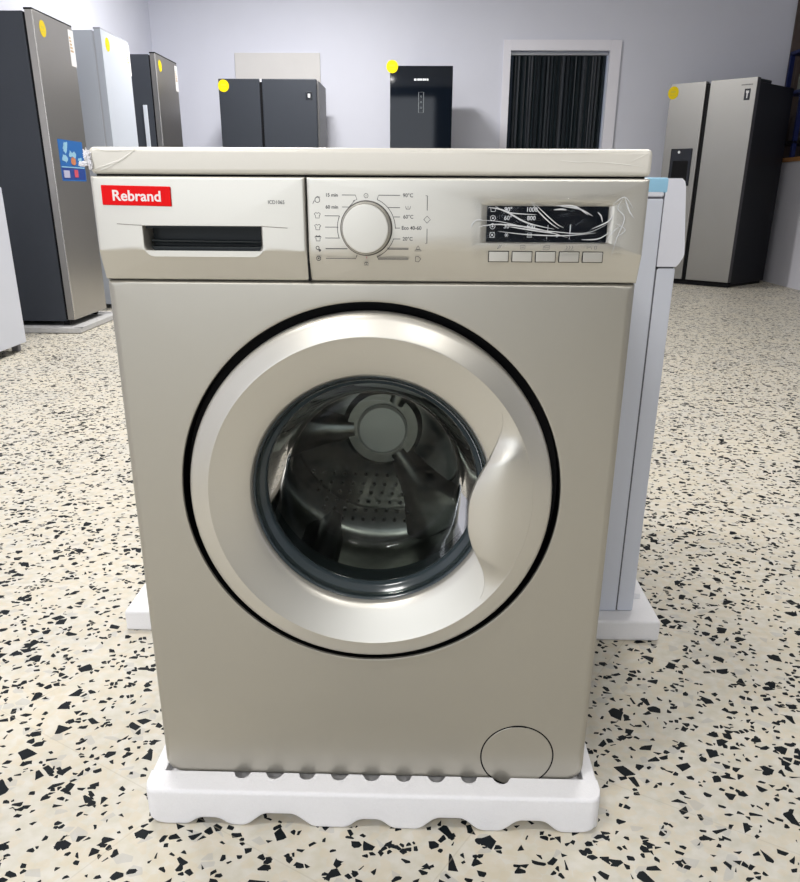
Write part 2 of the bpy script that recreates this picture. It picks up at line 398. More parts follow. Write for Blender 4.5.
# right control panel with display recess
dr = (.001, .001, .001, .001)
b = panel(.2330, W, .49, .806, [(.4275, .5580, .7847, .8215, dr, -.0062), (.4272, .5583, .7845, .8218, dr, -.0068), (.4200, .5638, .7835, .8282, dr, PY)], dr)
cp = b.build('control_panel', PANEL, WM, xf=XF)
b = MB(); b.box(.2312, .2335, -.004, .03, .742, .848); b.build('panel_seam', BLACK, WM, xf=XF)
dsp = None
b = MB(); b.box(.4265, .5590, -.0062, -.003, .7835, .8225); dsp = b.build('display_screen', SCREEN, cp, xf=XF)
b = MB(); y = -.0067
for i, (tz, t1, t2) in enumerate(((.8178, '90°', '1000'), (.8092, '60°', '800'), (.8008, '30°', '600'))):
    b.text(t1, .4503, tz, .0062, y, .0001, 'CENTER', .00012); b.text(t2, .4755, tz, .0062, y, .0001, 'CENTER', .00012)
def circ(cx, cz, r, n=20, a0=0, a1=2*PI): return [(cx+r*math.cos(a0+(a1-a0)*i/n), cz+r*math.sin(a0+(a1-a0)*i/n)) for i in range(n+(0 if a1-a0 > 6.28 else 1))]
for z in (.8178, .8092, .8008, .7920):
    if z == .8178: b.ribbon([(.4312, z+.002), (.4318, z-.002), (.4362, z-.002), (.4368, z+.002)], .0006, y)
    else: b.ribbon(circ(.434, z, .0027), .0006, y, closed=True)
    if z < .81: b.disc(.434, y, z, .0010, 12)
b.ribbon([(.4318, .8115), (.4362, .8115)], .0006, y)
b.ribbon([(.4315, .7893), (.4365, .7893), (.4365, .7947), (.4315, .7947)], .0005, y, closed=True)
for k in range(6):
    a = k*PI/3; b.ribbon([(.4495+.0006*math.cos(a), .7920+.0006*math.sin(a)), (.4495+.0022*math.cos(a), .7920+.0022*math.sin(a))], .0007, y)
b.disc(.4495, y, .7920, .0010, 12)
b.ribbon([(.4722, .7898), (.4768, .7898), (.4768, .7942), (.4722, .7942)], .0005, y, closed=True)
for q in (.7912, .7927): b.ribbon([(.4726, q), (.4764, q)], .0005, y)
b.ribbon([(.4935, .7880), (.4935, .7915), (.5025, .7915)], .0005, y); b.ribbon([(.5065, .7915), (.5180, .7915), (.5180, .7880)], .0005, y)
b.ribbon([(.4940, .7950), (.4940, .8025)], .0005, y); b.ribbon([(.5182, .7935), (.5182, .8030)], .0010, y)
b.ribbon([(.5030, .7915), (.5045, .7930), (.5060, .7915), (.5045, .7900)], .0005, y, closed=True)
b.text('88:88', .5060, .8120, .0, y) if False else None
b.build('display_symbols', PRINT2, dsp, xf=XF)
# buttons
for k in range(5):
    x0 = .4312+k*.0256; b = MB()
    b.mi = 1; b.box(x0-.0007, x0+.0217, PY-.0004, PY+.001, .7641, .7756)
    b.mi = 0; b.box(x0, x0+.0210, PY-.0016, PY+.001, .7648, .7749, .0005, 2)
    b.build('button', [PANEL, BLACK], cp, xf=XF)
SG = mat('soft_grey_print', (.22, .22, .22), .6)
b = MB(); y = PY-.0003; zz = .7797
b.ribbon([(.4398, zz-.0018), (.4425, zz+.0018), (.4445, zz+.0018), (.4425, zz-.0005), (.4398, zz-.0018)], .0006, y); 
b.build('button_symbol', SG, cp, xf=XF); b = MB(); b.ribbon([(.4650, zz-.0018), (.4700, zz-.0018), (.4700, zz+.0018), (.4650, zz+.0018)], .0006, y, closed=True); b.ribbon([(.4660, zz), (.469, zz)], .0006, y)
b.build('button_symbol', SG, cp, xf=XF); b = MB(); b.ribbon([(.4895, zz-.0018), (.4905, zz+.001), (.4925, zz+.0018), (.4965, zz+.0018), (.4965, zz-.0018)], .0006, y, closed=True); b.ribbon([(.4905, zz), (.496, zz)], .0005, y)
b.build('button_symbol', SG, cp, xf=XF); b = MB()
for q in (0, .003, .006): b.ribbon([(.5145+q, zz-.0018), (.5160+q, zz), (.5150+q, zz+.0018)], .0006, y)
b.ribbon([(.513, zz-.0026), (.5235, zz-.0026)], .0005, y)
b.build('button_symbol', SG, cp, xf=XF); b = MB(); b.ribbon([(.5375, zz-.0015), (.5375, zz+.0015), (.5395, zz), (.5410, zz+.0015), (.5425, zz-.0015)], .0005, y); b.ribbon([(.5455, zz+.0015), (.5475, zz+.0015), (.5475, zz-.0015), (.5455, zz-.0015)], .0005, y, closed=True)
b.build('button_symbol', SG, cp, xf=XF)
# dial
dx, dz = .2970, .7980
b = MB(); b.lathe([(.0001, -.0265), (.0235, -.0265), (.0246, -.0262), (.0250, -.0254)], dx, dz, 96); b.lathe([(.0253, -.0254), (.0262, -.0245), (.0266, -.0215), (.0272, -.0110), (.0272, -.008)], dx, dz, 96)
b.mi = 1; b.lathe([(.0246, -.0250), (.0256, -.0250)], dx, dz, 96)
b.lathe([(.0272, -.0125), (.0284, -.0108), (.0284, -.009)], dx, dz, 96)  # dark ring round the dial's foot, its shadow gap put in as colour
dial = b.build('program_dial', [PANEL, mat('dial_groove_and_shadow', (.10, .095, .09), .5)], cp, xf=XF)
b = MB(); lw = .00065
def L_(*p): b.ribbon(list(p), lw, y)
L_((.271, .8315), (.2855, .8315), (.2872, .8272), (.2830, .8255))
L_((.271, .8195), (.2785, .8195), (.2845, .8258))
for q in (.8105, .7990, .7878): L_((.2520, q), (.2680 if q != .799 else .2665, q))
b.ribbon(circ(dx, dz, .0315, 12, math.radians(157), math.radians(199)), lw, y)
b.ribbon([(.252, .7768), (.276, .7768)], .0009, y); b.ribbon([(.252, .7665), (.2850, .7665), (.2865, .7705)], lw, y)
L_((.3090, .8275), (.3105, .8315), (.3335, .8315)); b.ribbon(circ(dx, dz, .0315, 22, math.radians(0), math.radians(68)), lw, y)
L_((.3200, .8192), (.3335, .8192)); L_((.3268, .8098), (.3335, .8098)); L_((.3285, .7985), (.3335, .7985))
L_((.3340, .7873), (.3262, .7873)); b.ribbon(circ(dx, dz, .0315, 18, math.radians(-68), math.radians(-20)), lw, y)
L_((.3195, .7778), (.3430, .7778), (.3430, .7766), (.3205, .7766)); L_((.3085, .7690), (.3098, .7660), (.3430, .7660), (.3430, .7672), (.3095, .7672))
L_((.3610, .8313), (.3628, .8313), (.3628, .8165)); L_((.3630, .7980), (.3630, .7828), (.3612, .7828))
b.ribbon([(.3592, .8073), (.3628, .8109), (.3664, .8073), (.3628, .8037)], .0006, y, closed=True)
for s_, z in (('15 min', .8313), ('60 min', .8193)): b.text(s_, .2600, z, .0050, y, .0001, 'CENTER', .00008)
b.text('90°C', .3420, .8313, .0053, y, .0001, 'CENTER', .00006); b.text('60°C', .3425, .8098, .0053, y, .0001, 'CENTER', .00006)
b.text('20°C', .3420, .7873, .0053, y, .0001, 'CENTER', .00006); b.text('Eco 40-60', .3352, .7985, .0053, y, .0001, 'LEFT', .00008)
b.ribbon([(.3395, .8205), (.3402, .8178), (.3440, .8178), (.3447, .8205)], .0006, y); b.ribbon([(.3421, .8190), (.3421, .8208)], .0005, y)
b.ribbon(circ(dx, .8310, .0022), .0005, y, closed=True); b.ribbon([(dx, .8300), (dx, .8318)], .0005, y)
b.ribbon(circ(dx-.0003, .7610, .0020, 12, 0, PI), .0006, y); b.ribbon([(dx-.0026, .7600), (dx+.0020, .7600)], .0007, y); b.ribbon([(dx-.0003, .7625), (dx-.0003, .7605)], .0005, y)
b.ribbon([(.3500, .7750), (.3535, .7805), (.3570, .7750)], .0006, y, closed=True); b.ribbon([(.3515, .7765), (.3555, .7765)], .0007, y)
b.ribbon([(.3508, .7640), (.3508, .7690), (.3540, .7692), (.3566, .7668), (.3545, .7636)], .0006, y, closed=True)
# garment symbols on the left of the dial
b.ribbon(circ(.2445, .8265, .0026), .0006, y, closed=True); b.ribbon([(.2395, .8225), (.2408, .8255), (.2422, .8250)], .0006, y); b.ribbon([(.2425, .8285), (.2445, .8300), (.2475, .8290)], .0006, y)
for (cx_, cz_) in ((.2440, .8110), (.2440, .7990), (.2440, .7875)):
    b.ribbon([(cx_-.0035, cz_+.0012), (cx_-.0015, cz_+.0028), (cx_, cz_+.0018), (cx_+.0015, cz_+.0028), (cx_+.0035, cz_+.0012), (cx_+.0022, cz_), (cx_+.0020, cz_-.0028), (cx_-.0020, cz_-.0028), (cx_-.0022, cz_)], .0006, y, closed=True)
b.ribbon([(.2415, .7892), (.2465, .7892)], .0010, y)
b.ribbon(circ(.2432, .7775, .0017), .0007, y, closed=True); b.disc(.2455, y, .7750, .0014, 14)
b.ribbon(circ(.2440, .7665, .0023), .0007, y, closed=True); b.disc(.2440, y, .7665, .0009, 12)
b.build('dial_markings', PRINT, cp, xf=XF)
b = MB(); b.ribbon([(dx, .7690), (dx, .7668)], .0006, y); b.build('start_mark', mat('pink_print', (.6, .15, .2), .5), cp, xf=XF)

# door ring
def cone_y(r):
    P_ = [(.148, .010), (.1495, .003), (.152, .0), (.160, -.0042), (.175, -.0100), (.190, -.0158), (.1965, -.0183), (.198, -.0188)]
    if r <= P_[0][0]: return P_[0][1]
    for (a, ya), (c, yc) in zip(P_, P_[1:]):
        if r <= c: return ya+(yc-ya)*(r-a)/(c-a)
    return P_[-1][1]
prof = [(.145, .030), (.1475, .022), (.148, .010), (.1495, .003), (.152, .0), (.160, -.0042), (.175, -.0100), (.190, -.0158), (.1965, -.0183), (.1978, -.0190), (.1992, -.0188),
        (.208, -.0152), (.216, -.0118), (.2200, -.0100), (.2225, -.0072), (.2235, -.0030), (.2235, .012), (.221, .020), (.16, .026), (.145, .030)]
b = MB(); b.lathe(prof, CX, CZ, 180); door = b.build('door', PANEL, WM, xf=XF)
# grip: a convex leaf growing out of the ring over the glass on the right
b = MB(); loops = []; nt, nr = 72, 22
TAB = [(-43, .192), (-39, .1865), (-35, .176), (-30.5, .1585), (-25, .1405), (-18, .1285), (-11, .1235), (-3, .1215), (4, .1240), (11, .1315), (17.5, .1445), (23, .1600), (28, .1755), (32, .1860), (36, .192)]
def rin_at(d):
    for i in range(len(TAB)-1):
        if d <= TAB[i+1][0]: break
    p0 = TAB[max(0, i-1)][1]; p1 = TAB[i][1]; p2 = TAB[i+1][1]; p3 = TAB[min(len(TAB)-1, i+2)][1]; t = (d-TAB[i][0])/(TAB[i+1][0]-TAB[i][0])
    return .5*((2*p1)+(-p0+p2)*t+(2*p0-5*p1+4*p2-p3)*t*t+(-p0+3*p1-3*p2+p3)*t**3)
for i in range(nt+1):
    dg = -43+79*i/nt; th = math.radians(dg)
    rin = rin_at(dg); rout = .1972; blend = max(0, min(1, (.192-rin)/.0705)); blend = blend*blend*(3-2*blend)
    row = []
    for k in range(nr+1):
        q = k/nr; r = rin+(rout-rin)*q
        dome = -.0190-.0075*math.sin(PI*min(1, q*.85+.12))*blend + .004*(1-q)**3*blend
        base = cone_y(max(r, .150))
        wgt = min(1, blend*1.5)
        row.append((r, base+(dome-base)*wgt - .0006*(1-q)))
    # rolled edge and underside
    r0, y0 = row[0]; e = .0016+.010*blend
    edge = [(r0+.006, y0+e+.004), (r0+.001, y0+e), (r0-.0008, y0+e*.6), (r0-.0006, y0+e*.2)]
    row = edge+row+[(rout+.0006, -.0180)]
    loops.append([(CX+r*math.cos(th), yy, CZ+r*math.sin(th)) for r, yy in row])
b.loft(loops, cap0=False, cap1=False, closed=False)
b.build('door_handle', PANEL, door, smooth=50, xf=XF)
# glass bowl
b = MB(); b.lathe([(.1465, .011), (.1430, .013), (.1400, .020), (.1350, .034), (.1270, .056), (.1180, .078), (.1110, .092), (.1070, .096), (.1030, .0965), (.1000, .093), (.0960, .0935), (.05, .097), (.0001, .098)], CX, CZ, 128)
b.build('door_glass', GLASS, door, smooth=60, xf=XF)
b = MB(); b.lathe([(.1478, .008), (.1462, .0085), (.1450, .0125), (.1430, .016), (.1410, .017), (.1385, .024), (.1365, .0245), (.1335, .034), (.1350, .040)], CX, CZ, 128); b.build('glass_rim', mat('dark_rim', (.03, .042, .048), .16, 0, .6), door, smooth=60, xf=XF)
# gasket and drum
b = MB(); b.lathe([(.1480, .032), (.1560, .040), (.1600, .058), (.1520, .070), (.1475, .082), (.1440, .094), (.1500, .104), (.1650, .108), (.2120, .110)], CX, CZ, 128)
b.build('door_seal', GASKET, WM, smooth=60, xf=XF)
YD = .345
b = MB(); b.lathe([(.2000, .112), (.2120, .120), (.2120, .180), (.2105, .186), (.2120, .192), (.2120, YD-.03), (.2000, YD-.008), (.1850, YD), (.1500, YD), (.1420, YD-.010), (.0640, YD-.016), (.0560, YD-.030), (.0001, YD-.030)], CX, CZ, 128)
drum = b.build('drum', DRUM, WM, smooth=50, xf=XF)
b = MB(); b.lathe([(.040, YD-.030), (.040, YD-.036), (.036, YD-.039), (.0001, YD-.040)], CX, CZ, 64); b.build('drum_hub', mat('hub_steel', (.85, .84, .78), .4, .3), drum, xf=XF)
for k in range(3):
    th = math.radians(62+120*k); ux, uz = math.cos(th), math.sin(th); vx, vz = -uz, ux
    b = MB(); rows = []                                   # arm pressed into the drum's back
    for r, wd, h in ((.045, .014, .034), (.09, .020, .036), (.14, .030, .034), (.185, .045, .026), (.205, .055, .02)):
        rows.append([(CX+ux*r+vx*wd*q, YD-h*hh, CZ+uz*r+vz*wd*q) for q, hh in ((-1.5, .2), (-1, .8), (-.5, 1), (.5, 1), (1, .8), (1.5, .2))])
    b.loft(rows, closed=False); b.build('drum_arm', DRUM, drum, smooth=60, xf=XF)
    th += math.radians(60); ux, uz = math.cos(th), math.sin(th); vx, vz = -uz, ux
    b = MB(); rows = []                                   # paddle along the drum wall
    for yy, h in ((.122, .02), (.14, .05), (.30, .055), (.33, .03)):
        rows.append([(CX+ux*(.2115-hh*h)+vx*q, yy, CZ+uz*(.2115-hh*h)+vz*q) for q, hh in ((-.035, 0), (-.018, .6), (-.008, 1), (.008, 1), (.018, .6), (.035, 0))])
    b.loft(rows, closed=False, cap0=True, cap1=True); b.build('drum_paddle', mat('paddle_plastic', (.03, .03, .03), .3), drum, smooth=60, xf=XF)
b = MB()                                                  # perforated field low on the drum
for row in range(6):
    zc = .400-row*.0155
    for k in range(14-abs(row-2)):
        xx = CX-.115+k*.0175+(row % 2)*.009+row*.004
        if abs(xx-CX) > .135: continue
        zz_ = zc-.004*math.cos(k*.4)-(xx-CX)*.10
        b.mi = 0; b.lathe([(.0042, YD-.0165), (.0031, YD-.0200), (.0020, YD-.0165)], xx, zz_, 12)
        b.mi = 1; b.lathe([(.0019, YD-.0172), (.0001, YD-.0172)], xx, zz_, 10)
b.build('drum_perforation', [mat('hole_rim', (.8, .8, .78), .2, 1.), BLACK], drum, xf=XF)
# service flap at the foot
FX, FZ, FR = .5022, .0965, .0508
b = MB(); b.lathe([(FR-.0011, -.0001), (FR-.0003, -.0003), (FR+.0003, -.0003), (FR+.0009, -.0001)], FX, FZ, 96)
b.lathe([(FR-.0014, -.0004), (FR+.0012, -.0004)], FX, FZ, 24, math.radians(78), math.radians(102)) 
b.build('filter_cover_gap', BLACK, WM, xf=XF)
b = MB(); b.lathe([(.0001, -.0008), (FR-.0025, -.0008), (FR-.0013, -.0001)], FX, FZ, 96); b.build('filter_cover', SILVER, WM, xf=XF)
# clear film over the display, creased
random.seed(11)
def film(name, x0, x1, z0, z1, y0, amp, nx=60, nz=30, par=WM, seed=1, y_edge=None):
    b = MB(); rows = []
    for j in range(nz+1):
        row = []
        for i in range(nx+1):
            u, v = i/nx, j/nz; x = x0+(x1-x0)*u+.002*math.sin(v*9+seed); z = z0+(z1-z0)*v+.0015*math.sin(u*12+seed*2)
            wv = math.sin(u*17+v*9+seed)+.7*math.sin(u*31-v*23+2*seed)+.5*math.sin(v*37+u*7)+.5*math.sin((u-v)*51)
            row.append((x, y0-amp*(1.4+wv*.5)*min(1, 8*min(u, 1-u, v, 1-v)+.15), z))
        rows.append(row)
    b.loft(rows, closed=False); return b.build(name, FILM, par, smooth=80, xf=XF)
fl = film('protective_film', .4130, .5740, .7690, .8330, PY-.0006, .0010, seed=2)
def crease(pts, wd, yy, b):
    P = [Vector(p) for p in pts]; out = []
    for i in range(len(P)-1):
        for k in range(8):
            t = k/8; p0 = P[max(0, i-1)]; p1 = P[i]; p2 = P[i+1]; p3 = P[min(len(P)-1, i+2)]
            q = .5*((2*p1)+(-p0+p2)*t+(2*p0-5*p1+4*p2-p3)*t*t+(-p0+3*p1-3*p2+p3)*t**3); out.append((q.x, q.y))
    out.append((P[-1].x, P[-1].y)); n = len(out)
    L = [];
    for i, p in enumerate(out):
        a = Vector(out[max(0, i-1)]); c = Vector(out[min(n-1, i+1)]); d = (c-a).normalized(); nn = Vector((-d.y, d.x)); h = wd/2*math.sin(PI*(i+.3)/(n-.4))+.00008
        L.append([(p[0]+nn.x*h, yy, p[1]+nn.y*h), (p[0], yy-h*.8, p[1]), (p[0]-nn.x*h, yy, p[1]-nn.y*h)])
    b.loft(L, closed=False)
b = MB(); yy = PY-.0026
sets = [[(.414, .8070), (.440, .8060), (.470, .8000), (.500, .7960), (.535, .7950), (.560, .8060)],
        [(.428, .8200), (.445, .8170), (.470, .8050), (.500, .7985)], [(.416, .8000), (.440, .8030), (.480, .7990), (.515, .7900)],
        [(.473, .8270), (.480, .8180), (.495, .8050), (.505, .7990)], [(.475, .8260), (.488, .8150), (.502, .8040), (.510, .8000)],
        [(.500, .8220), (.520, .8215), (.535, .8130)], [(.505, .8215), (.525, .8190), (.540, .8120)],
        [(.572, .8320), (.566, .8200), (.574, .8100), (.568, .7900), (.564, .7720)], [(.560, .8230), (.572, .8310), (.582, .8200)], [(.572, .8310), (.578, .8180), (.584, .8100)],
        [(.540, .7990), (.556, .8060), (.562, .8130)], [(.440, .7960), (.470, .7930), (.510, .7920), (.545, .7950)], [(.565, .8050), (.576, .7980), (.566, .7900)],
        [(.410, .7990), (.414, .8060), (.422, .8080)], [(.545, .8160), (.549, .8120), (.551, .8060)], [(.435, .8215), (.450, .8150), (.480, .8130)], [(.556, .785), (.562, .7950), (.570, .8020)],
        [(.498, .8180), (.506, .8185), (.512, .8180)], [(.450, .8010), (.475, .7975), (.505, .7935)], [(.530, .7880), (.548, .7890), (.560, .7960)]]
for k, s_ in enumerate(sets): crease(s_, .0008+.0007*((k*7) % 4)/3, yy, b)
b.build('film_crease', mat('film_gloss', (.62, .63, .64), .15, .0), fl, xf=XF, smooth=80)
# crumpled film and tape on the lid corners
b = MB(); random.seed(5)
def crumple(b, cx, cy, cz, sx, sy, sz, seed, n=9):
    random.seed(seed)
    bm = bmesh.new(); bmesh.ops.create_icosphere(bm, subdivisions=3, radius=1)
    for v in bm.verts:
        k = 1+.30*math.sin(v.co.x*7+seed)*math.cos(v.co.z*9-seed)+.25*random.uniform(-1, 1)
        v.co = (cx+v.co.x*sx*k, cy+v.co.y*sy*k, cz+v.co.z*sz*k)
    bm.verts.index_update(); b.add([v.co[:] for v in bm.verts], [[v.index for v in f.verts] for f in bm.faces]); bm.free()
crumple(b, -.0015, -.004, .8690, .0040, .0040, .0060, 3); crumple(b, -.0080, .0, .8610, .0055, .003, .0026, 9); crumple(b, .0015, -.006, .8600, .0022, .003, .0050, 6)
b.build('tape_scrap', mat('crumpled_tape', (.82, .82, .86), .35), WM, xf=XF, smooth=20)
b = MB()
crease([(.004, .8560), (.020, .8605), (.034, .8650), (.052, .8765)], .0028, -.0042, b); crease([(.008, .8540), (.022, .8590), (.040, .8690)], .0016, -.0042, b)
crease([(.006, .8760), (.022, .8740), (.050, .8750)], .0010, -.0042, b)
b.build('lid_film', mat('film_on_lid', (.80, .78, .72), .25), WM, xf=XF, smooth=80)
b = MB()
for p in ([(.53, .8660), (.56, .8640), (.59, .8610)], [(.50, .8670), (.52, .8650), (.535, .8655)], [(.575, .8650), (.586, .8700), (.595, .8745)], [(.40, .8740), (.50, .8735), (.59, .8755)]): crease(p, .0008, -.0042, b)
b.build('lid_film', mat('film_on_lid', (.80, .78, .72), .25), WM, xf=XF, smooth=80)
for x in (.05, .545):
    for yv in (.06, .36):
        b = MB(); b.box(x-.02, x+.02, yv-.02, yv+.02, .045, .0555, .003); b.build('foot', DARK, WM, xf=XF)

# ------------------------------------------------------------------ foam bases
def foam_front(name, x0, x1, y0, y1, h, arches, notches, ny, label, floor_in, group=None):
    """tray: outer skirt with arched lower edge, flat rim, sunken bed"""
    t = thing(name, ((x0+x1)/2, (y0+y1)/2, 0), 0, label, 'foam base', group)
    ox, oy = (x0+x1)/2, (y0+y1)/2
    N = 240; xs = [x0+(x1-x0)*i/N for i in range(N+1)]
    def lower(x):
        z = 0
        for c, hw, ah in arches:
            d = abs(x-c)/hw
            if d < 1: z = max(z, ah*min(1, 1.9*(1-d)) if d > .0 else ah); 
        e = min(x-x0, x1-x)
        if e < .03: z = max(z, .018*(1-math.sqrt(max(0, 1-((.03-e)/.03)**2))))
        return z
    def sm(x):                                    # smoothed
        return sum(lower(x+d) for d in (-.006, -.003, 0, .003, .006))/5 if x0+.008 < x < x1-.008 else lower(x)
    def fy(x):                                    # rounded plan corners
        e = min(x-x0, x1-x); r = .016
        return y0 + (r-math.sqrt(max(0, r*r-(r-e)**2)) if e < r else 0)
    def inner(x):
        y = floor_in
        for c in notches:
            d = abs(x-c)
            if d < .0115: y = floor_in-.0135*math.sqrt(max(0, 1-(d/.0115)**2))
        return y
    b = MB(); rows = []
    for x in xs:
        yf = fy(x); yi = inner(x); zl = sm(x)
        rows.append([(x, yi, max(.012, zl)), (x, yf+.006, zl), (x, yf+.002, zl+.0015), (x, yf, zl+.006), (x, yf-.0005, h-.006), (x, yf+.0018, h-.0015), (x, yf+.005, h), (x, yi-.0015, h+.0005), (x, yi, h-.001), (x, yi, .012)])
    b.loft(rows, cap0=True, cap1=True, closed=False)
    # side and rear rims, bed
    bw = .02
    b.box(x0, x0+bw+.0, y0+.012, y1, .0, h, .004); b.box(x1-bw, x1, y0+.012, y1, .0, h, .004); b.box(x0, x1, y1-.03, y1, 0, h, .004); b.box(x0+.01, x1-.01, floor_in, y1-.01, .006, .042)
    b.build('foam_tray', FOAM, t, smooth=40, xf=Matrix.Translation((-ox, -oy, 0)))
    return t
nt_ = [.1115+.0463*k for k in range(9)]
foam_front('foam_base', -.0205, .6180, -.045, .47, .0605,
           [(.068, .030, .012), (.168, .047, .0215), (.296, .032, .015), (.408, .042, .0205), (.522, .040, .0190)], nt_, 0,
           'white foam packing base with wavy lower edge under the silver washing machine', -.0015)
def foam_box(name, x0, x1, y0, y1, h, label, m=FOAM, rim=.03, deep=.02, bv=.006):
    t = thing(name, ((x0+x1)/2, (y0+y1)/2, 0), 0, label, 'foam base'); ox, oy = (x0+x1)/2, (y0+y1)/2
    if deep < .01:
        b = MB(); b.box(x0-ox, x1-ox, y0-oy, y1-oy, 0.0, h, bv, 3); b.build('foam_tray', m, t)
        b = MB(); b.box(x1-ox-.038, x1-ox-.018, y0-oy+.10, y0-oy+.20, h-.004, h+.012, .003); b.build('foam_rim', m, t); return t
    b = MB(); b.box(x0-ox, x1-ox, y0-oy, y1-oy, 0.003, h-deep*.5, bv, 3)
    b.build('foam_tray', m, t)
    b = MB(); z0 = h-deep*.6
    b.box(x0-ox, x1-ox, y0-oy, y0+rim-oy, z0, h, bv*.5); b.box(x0-ox, x1-ox, y1-rim-oy, y1-oy, z0, h, bv*.5)
    b.box(x0-ox, x0+rim-ox, y0-oy+rim*.5, y1-oy-rim*.5, z0, h, bv*.5); b.box(x1-rim-ox, x1-ox, y0-oy+rim*.5, y1-oy-rim*.5, z0, h, bv*.5)
    b.build('foam_rim', m, t); return t
foam_box('foam_base', .165, .8440, .5000, 1.19, .0450, 'white foam packing base under the white washing machine, right of the silver one', rim=.038, deep=.004)
foam_box('foam_base', -.2360, .155, .5060, 1.15, .0450, 'white foam base corner poking out behind the silver machine on the left', rim=.038, deep=.004)

# ------------------------------------------------------------------ white washing machine turned sideways
def side_poly(b, pts, x0, x1):          # extrude a YZ outline along local X
    b.loft([[(x0, p[0], p[1]) for p in pts], [(x1, p[0], p[1]) for p in pts]], cap0=True, cap1=True)
t2 = thing('washing_machine', (.797, .84, .0452), PI/2, 'white front-loading washing machine seen from its side, behind the silver one', 'washing machine')
# local: front at y=0 facing -y, body towards +y; z from 0
b = MB(); b.box(-.2985, .2985, .0345, .60, .0, .7815, .003); b.build('body', WHITE, t2)
b = MB(); b.box(-.2995, .2995, .0345, .605, .7835, .813, .004); b.build('top_lid', WHITE2, t2)
b = MB(); b.box(-.297, .297, .000, .0335, .0, .6705, .004); b.build('front_panel', WHITE, t2)
b = MB(); side_poly(b, [(.0335, .672), (.0005, .672), (-.0040, .677), (-.0095, .687), (-.0112, .693), (.0005, .800), (.0030, .8085), (.0080, .8130), (.0335, .8130)], -.2990, .2990); b.build('control_panel', WHITE2, t2, smooth=20)
b = MB(); b.box(-.296, .296, .030, .05, .002, .785); b.box(-.296, .296, .004, .05, .668, .675); b.box(-.297, .297, .04, .58, .779, .787); b.build('seam', mat('seam_grey', (.12, .12, .14), .6), t2)
b = MB(); b.box(-.3003, -.15, .0300, .066, .7900, .8140, .0035); b.build('blue_tape', TAPE, t2)
b = MB(); b.lathe([(.15, .006), (.205, .006), (.205, -.012), (.196, -.026), (.16, -.032), (.135, -.020), (.13, .0)], 0, .43, 72); d2 = b.build('door', WHITE2, t2)
b = MB(); b.lathe([(.134, -.016), (.10, -.004), (.0001, .0)], 0, .43, 48); b.build('door_glass', BGLASS, d2)
b = MB(); b.lathe([(.2052, .006), (.2075, .004), (.2075, -.0015), (.2052, -.0165)], 0, .43, 72); b.build('door_seal', BLACK, d2)
b = MB(); b.lathe([(.024, -.0115), (.023, -.025), (.0001, -.026)], .02, .75, 32); b.build('program_dial', WHITE2, t2)

# ------------------------------------------------------------------ upright single-door fridges on the left
def sticker(par, x, y, z, r=.043, sx=1.0):
    b = MB(); b.lathe([(.0001, y-.0012), (r, y-.0012), (r, y)], x, z, 32)
    b.mi = 1; b.ribbon([(x-r*.45, z+r*.15), (x+r*.45, z+r*.15)], r*.3, y-.0016); b.ribbon([(x-r*.5, z-r*.35), (x+r*.5, z-r*.35)], r*.12, y-.0016)
    return b.build('price_sticker', [YELLOW, YELLOW2], par)
def upright(loc, w, h, d, zb, door_m, side_m, edge_m, top_m, label, door_t=.045, lab_h=.19, gm=None):
    """single door, front at local y=0 facing -y, centred in x, camera sees local -x side"""
    t = thing('upright_fridge', loc, PI/2, label, 'refrigerator', None); hw = w/2
    b = MB(); b.box(-hw, hw, door_t+.012, d, zb, h-.012, .004); b.build('body', side_m, t)
    b = MB(); b.box(-hw+.004, hw-.004, door_t, door_t+.0125, zb+.01, h-.02); b.build('door_gasket', gm or BLACK, t)
    b = MB(); b.box(-hw, hw, 0, door_t, zb+.008, h-.004, .004, 2); dr_ = b.build('door', door_m, t)
    b = MB(); b.box(-hw-.0008, -hw+.006, -.0008, .006, zb+.01, h-.006, .002); b.build('door_edge_trim', edge_m, dr_)
    b = MB(); b.box(-hw, hw, .0, door_t+.004, h-.006, h+.004, .002); b.build('top_cap', top_m, t)
    sticker(dr_, -hw+.115, 0, h-.083)
    b = MB(); b.box(hw-.075, hw+.004, -.0015, 0, h-.035-lab_h, h-.025)
    b.mi = 1
    for k, cc in enumerate(range(5)): b.box(hw-.068, hw-.045+.006*k, -.002, -.0014, h-.075-.018*k, h-.064-.018*k)
    b.build('energy_label', [PAPER, mat('label_ink', (.55, .40, .25), .5)], dr_)
    for sx in (-1, 1):
        b = MB(); b.box(sx*(hw-.05)-.02, sx*(hw-.05)+.02, .05, .09, zb-.025, zb+.003, .003); b.build('foot', BLACK, t)
    return t, dr_
f1, f1d = upright((-1.85, 4.622, 0), .565, 1.775, .51, .058, STEEL, SIDE_DK, EDGE, BLACK, 'grey steel upright fridge with blue poster on its door, nearest on the left wall')
# poster on the door
px0, pz0, px1, pz1 = -.178, .885, .205, 1.118
BLUE = mat('poster_blue', (.015, .13, .42), .5); LBLUE = mat('poster_light', (.28, .52, .70), .5); NAVY = mat('poster_navy', (.02, .06, .28), .4)
ORG_ = mat('poster_orange', (.60, .22, .10), .5); PRED = mat('poster_red', (.60, .08, .12), .5)
b = MB(); b.box(px0, px1, -.0012, 0, pz0, pz1)
b.mi = 4; b.box(px0+.01, px1-.01, -.0016, -.001, pz0+.008, pz0+.075)
b.mi = 1
random.seed(8)
for k in range(9):
    cx_ = px0+.06+.26*random.random(); cz_ = pz0+.10+.11*random.random(); n_ = 10
    b.poly([(cx_+(.020+.022*((i*7+k) % 3)/2)*math.cos(2*PI*i/n_), cz_+(.012+.012*((i*5+k) % 3)/2)*math.sin(2*PI*i/n_)) for i in range(n_)], -.0018-.0001*k, .0006)
